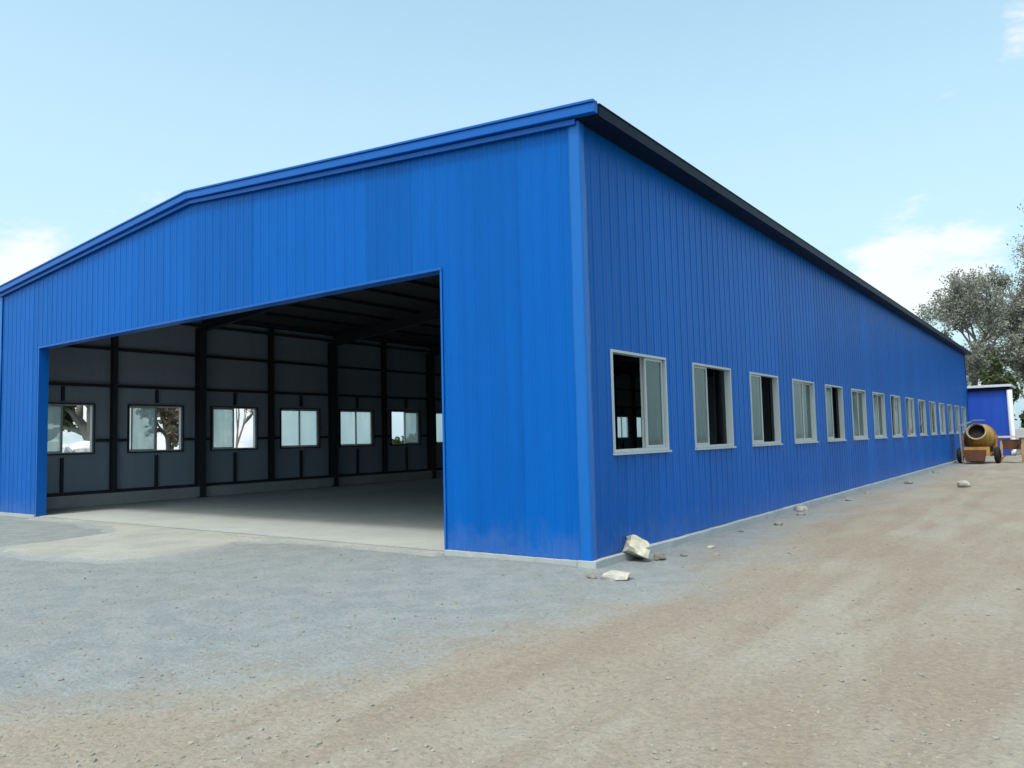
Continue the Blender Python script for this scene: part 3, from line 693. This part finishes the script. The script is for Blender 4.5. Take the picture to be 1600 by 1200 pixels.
# ------------------------------------------------------------------ annex at the far end
an = thing('annex', 'small deep blue outbuilding with white roof edge behind the far shed end', 'building', (-.6, 44.4, -.05))
MB().box(-3.2, 2.25, 0, 3.4, 0, 3.75).build('wall', 'cabin', an)
for i in range(11):
    MB().box(-3.15+i*.5, -3.07+i*.5, -.025, -.001, .02, 3.74).build('rib', 'cabin', an)
MB().box(-3.4, 2.45, -.28, 3.6, 3.93, 4.07).build('roof', 'fascia', an)
MB().box(-3.3, 2.34, -.16, 3.5, 3.76, 3.925).build('soffit', 'gutter', an)
MB().tube([(2.33, -.1, 3.74), (2.33, -.1, .25), (2.36, -.3, .08)], [.14, .14, .14], 12).build('downpipe', 'fascia', an, True)
lw = thing('boundary_wall', 'low dark wall with pale coping to the right of the annex', 'wall', (1.95, 45.5, -.06))
MB().box(0, 14, 0, .22, 0, 1.0).build('wall_body', 'greym', lw)
for i in range(10): MB().box(-.05+i*1.41, i*1.41+1.35, -.06, .28, 1.004, 1.17).build('coping_stone', 'plinth', lw)
for i in range(5): MB().box(.4+i*2.9, .75+i*2.9, -.08, -.002, 0, 1.0).build('pier', 'greym', lw)

# ------------------------------------------------------------------ concrete mixer
mx = thing('concrete_mixer', 'small yellow-brown drum mixer with dark mouth parked by the far side wall', 'mixer', (1.12, 33.0, float(ground_z(1.1, 33))), rad(-6))
def lathe(prof, n=24, axis_=Vector((0, -1, 0)), org=Vector((0, 0, 0))):
    mb = MB(); a = axis_.normalized(); b = a.cross(Vector((1, 0, 0))).normalized(); c = a.cross(b)
    for (t, r_) in prof:
        for j in range(n): th = 2*math.pi*j/n; mb.v.append(tuple(org+a*t+(b*math.cos(th)+c*math.sin(th))*r_))
    for i in range(len(prof)-1):
        for j in range(n): mb.f.append((i*n+j, i*n+(j+1) % n, (i+1)*n+(j+1) % n, (i+1)*n+j))
    return mb
ax = Vector((0, -1, .45)); og = Vector((0, .15, 1.18))
dr = lathe([(-.62, .02), (-.62, .34), (-.3, .60), (.12, .62), (.5, .40), (.62, .36), (.625, .33), (.5, .36), (.1, .58), (-.3, .56), (-.58, .3), (-.58, .02)], 28, ax, og).build('drum', 'yellow', mx, True)
lathe([(-.12, .625), (-.12, .665), (.02, .665), (.02, .622)], 28, ax, og).build('gear_ring', 'rust', dr)
lathe([(.595, .37), (.595, .40), (.65, .40), (.65, .365)], 28, ax, og).build('mouth_rim', 'greym', dr)
lathe([(.35, .01), (.35, .44)], 24, ax, og).build('mouth_shade_disc', 'rubber', dr)  # flat black disc inside the mouth, stands in for the shaded hollow
for s in (-1, 1):
    MB().beam((s*.52, -.5, .42), (s*.52, .9, .42), .09, .12).build('chassis_rail', 'yellow', mx)
    w = lathe([(-.09, .12), (-.09, .31), (-.06, .36), (.06, .36), (.09, .31), (.09, .12)], 22, Vector((1, 0, 0.001)), Vector((s*.74, -.25, .36))).build('wheel', 'rubber', mx, True)
    lathe([(-.05, .02), (-.05, .14), (.05, .14), (.05, .02)], 16, Vector((1, 0, .001)), Vector((s*.74, -.25, .36))).build('rim', 'greym', w)
    MB().beam((s*.60, .2, .48), (s*.66, .15, 1.25), .1, .14, (0, 1, 0)).build('drum_support', 'yellow', mx)
MB().beam((-.74, -.25, .36), (.74, -.25, .36), .07, .07).build('axle', 'rust', mx)
MB().box(-.5, .5, -.62, -.48, .34, .74).build('front_beam', 'yellow', mx)
MB().box(-.42, .42, .62, 1.15, .48, 1.02).build('engine_housing', 'yellow', mx)
MB().tube([(-.3, .8, 1.0), (-.3, .8, 1.75), (-.3, .72, 1.82)], [.035, .035, .035], 8).build('exhaust', 'rust', mx)
mb = MB(); mb.add([(-.36, -1.12, .12), (.36, -1.12, .12), (.30, -.66, .06), (-.30, -.66, .06), (-.44, -1.2, .62), (.44, -1.2, .62), (.38, -.60, .60), (-.38, -.60, .60)], [(0, 3, 2, 1), (0, 1, 5, 4), (1, 2, 6, 5), (2, 3, 7, 6), (3, 0, 4, 7)])
hp = mb.build('hopper', 'rust', mx); sm = hp.modifiers.new('solid', 'SOLIDIFY'); sm.thickness = .02
MB().beam((-.62, -.45, .05), (-.66, -.45, 1.72), .07, .07, (0, 1, 0)).beam((-.70, -.42, 1.70), (.0, -.30, 1.96), .06, .06).build('hoist_frame', 'greym', mx)
MB().box(-.18, .18, -.40, .5, 1.93, 1.96).build('canopy', 'greym', mx)

tb = thing('trestle_table', 'rough timber trestle table with pale plank top beside the mixer', 'table', (2.32, 33.6, float(ground_z(2.3, 33.6))), rad(4))
for i in range(4): MB().box(-.52, .52, -.36+i*.185, -.36+i*.185+.175, 1.14+.004*(i % 2), 1.22+.004*(i % 2)).build('plank', 'pink', tb)
for sx in (-1, 1):
    for sy in (-1, 1): MB().beam((sx*.42, sy*.34, 0), (sx*.38, sy*.22, 1.13), .1, .1, (0, 1, 0)).build('leg', 'timber', tb)
    MB().beam((sx*.40, -.30, .45), (sx*.40, .30, .45), .05, .1).build('crossbar', 'rust', tb)
MB().beam((-.40, -.33, .2), (.38, -.30, .98), .04, .11, (0, 1, 0)).build('brace', 'rust', tb)
MB().box(-.36, .36, -.30, -.27, .62, 1.06).build('apron_board', 'rust', tb)
bk = thing('bucket', 'dark bucket standing on the ground by the trestle table', 'bucket', (2.98, 33.1, float(ground_z(2.9, 33))))
lathe([(0, .01), (0, .15), (.38, .20), (.38, .185), (.03, .135), (.03, .01)], 18, Vector((0, 0.001, 1))).build('body', 'rubber', bk, True)
MB().tube([(.19*math.cos(t), 0, .37+.16*math.sin(t)) for t in np.linspace(0, math.pi, 10)], [.008]*10, 6).build('handle', 'greym', bk)
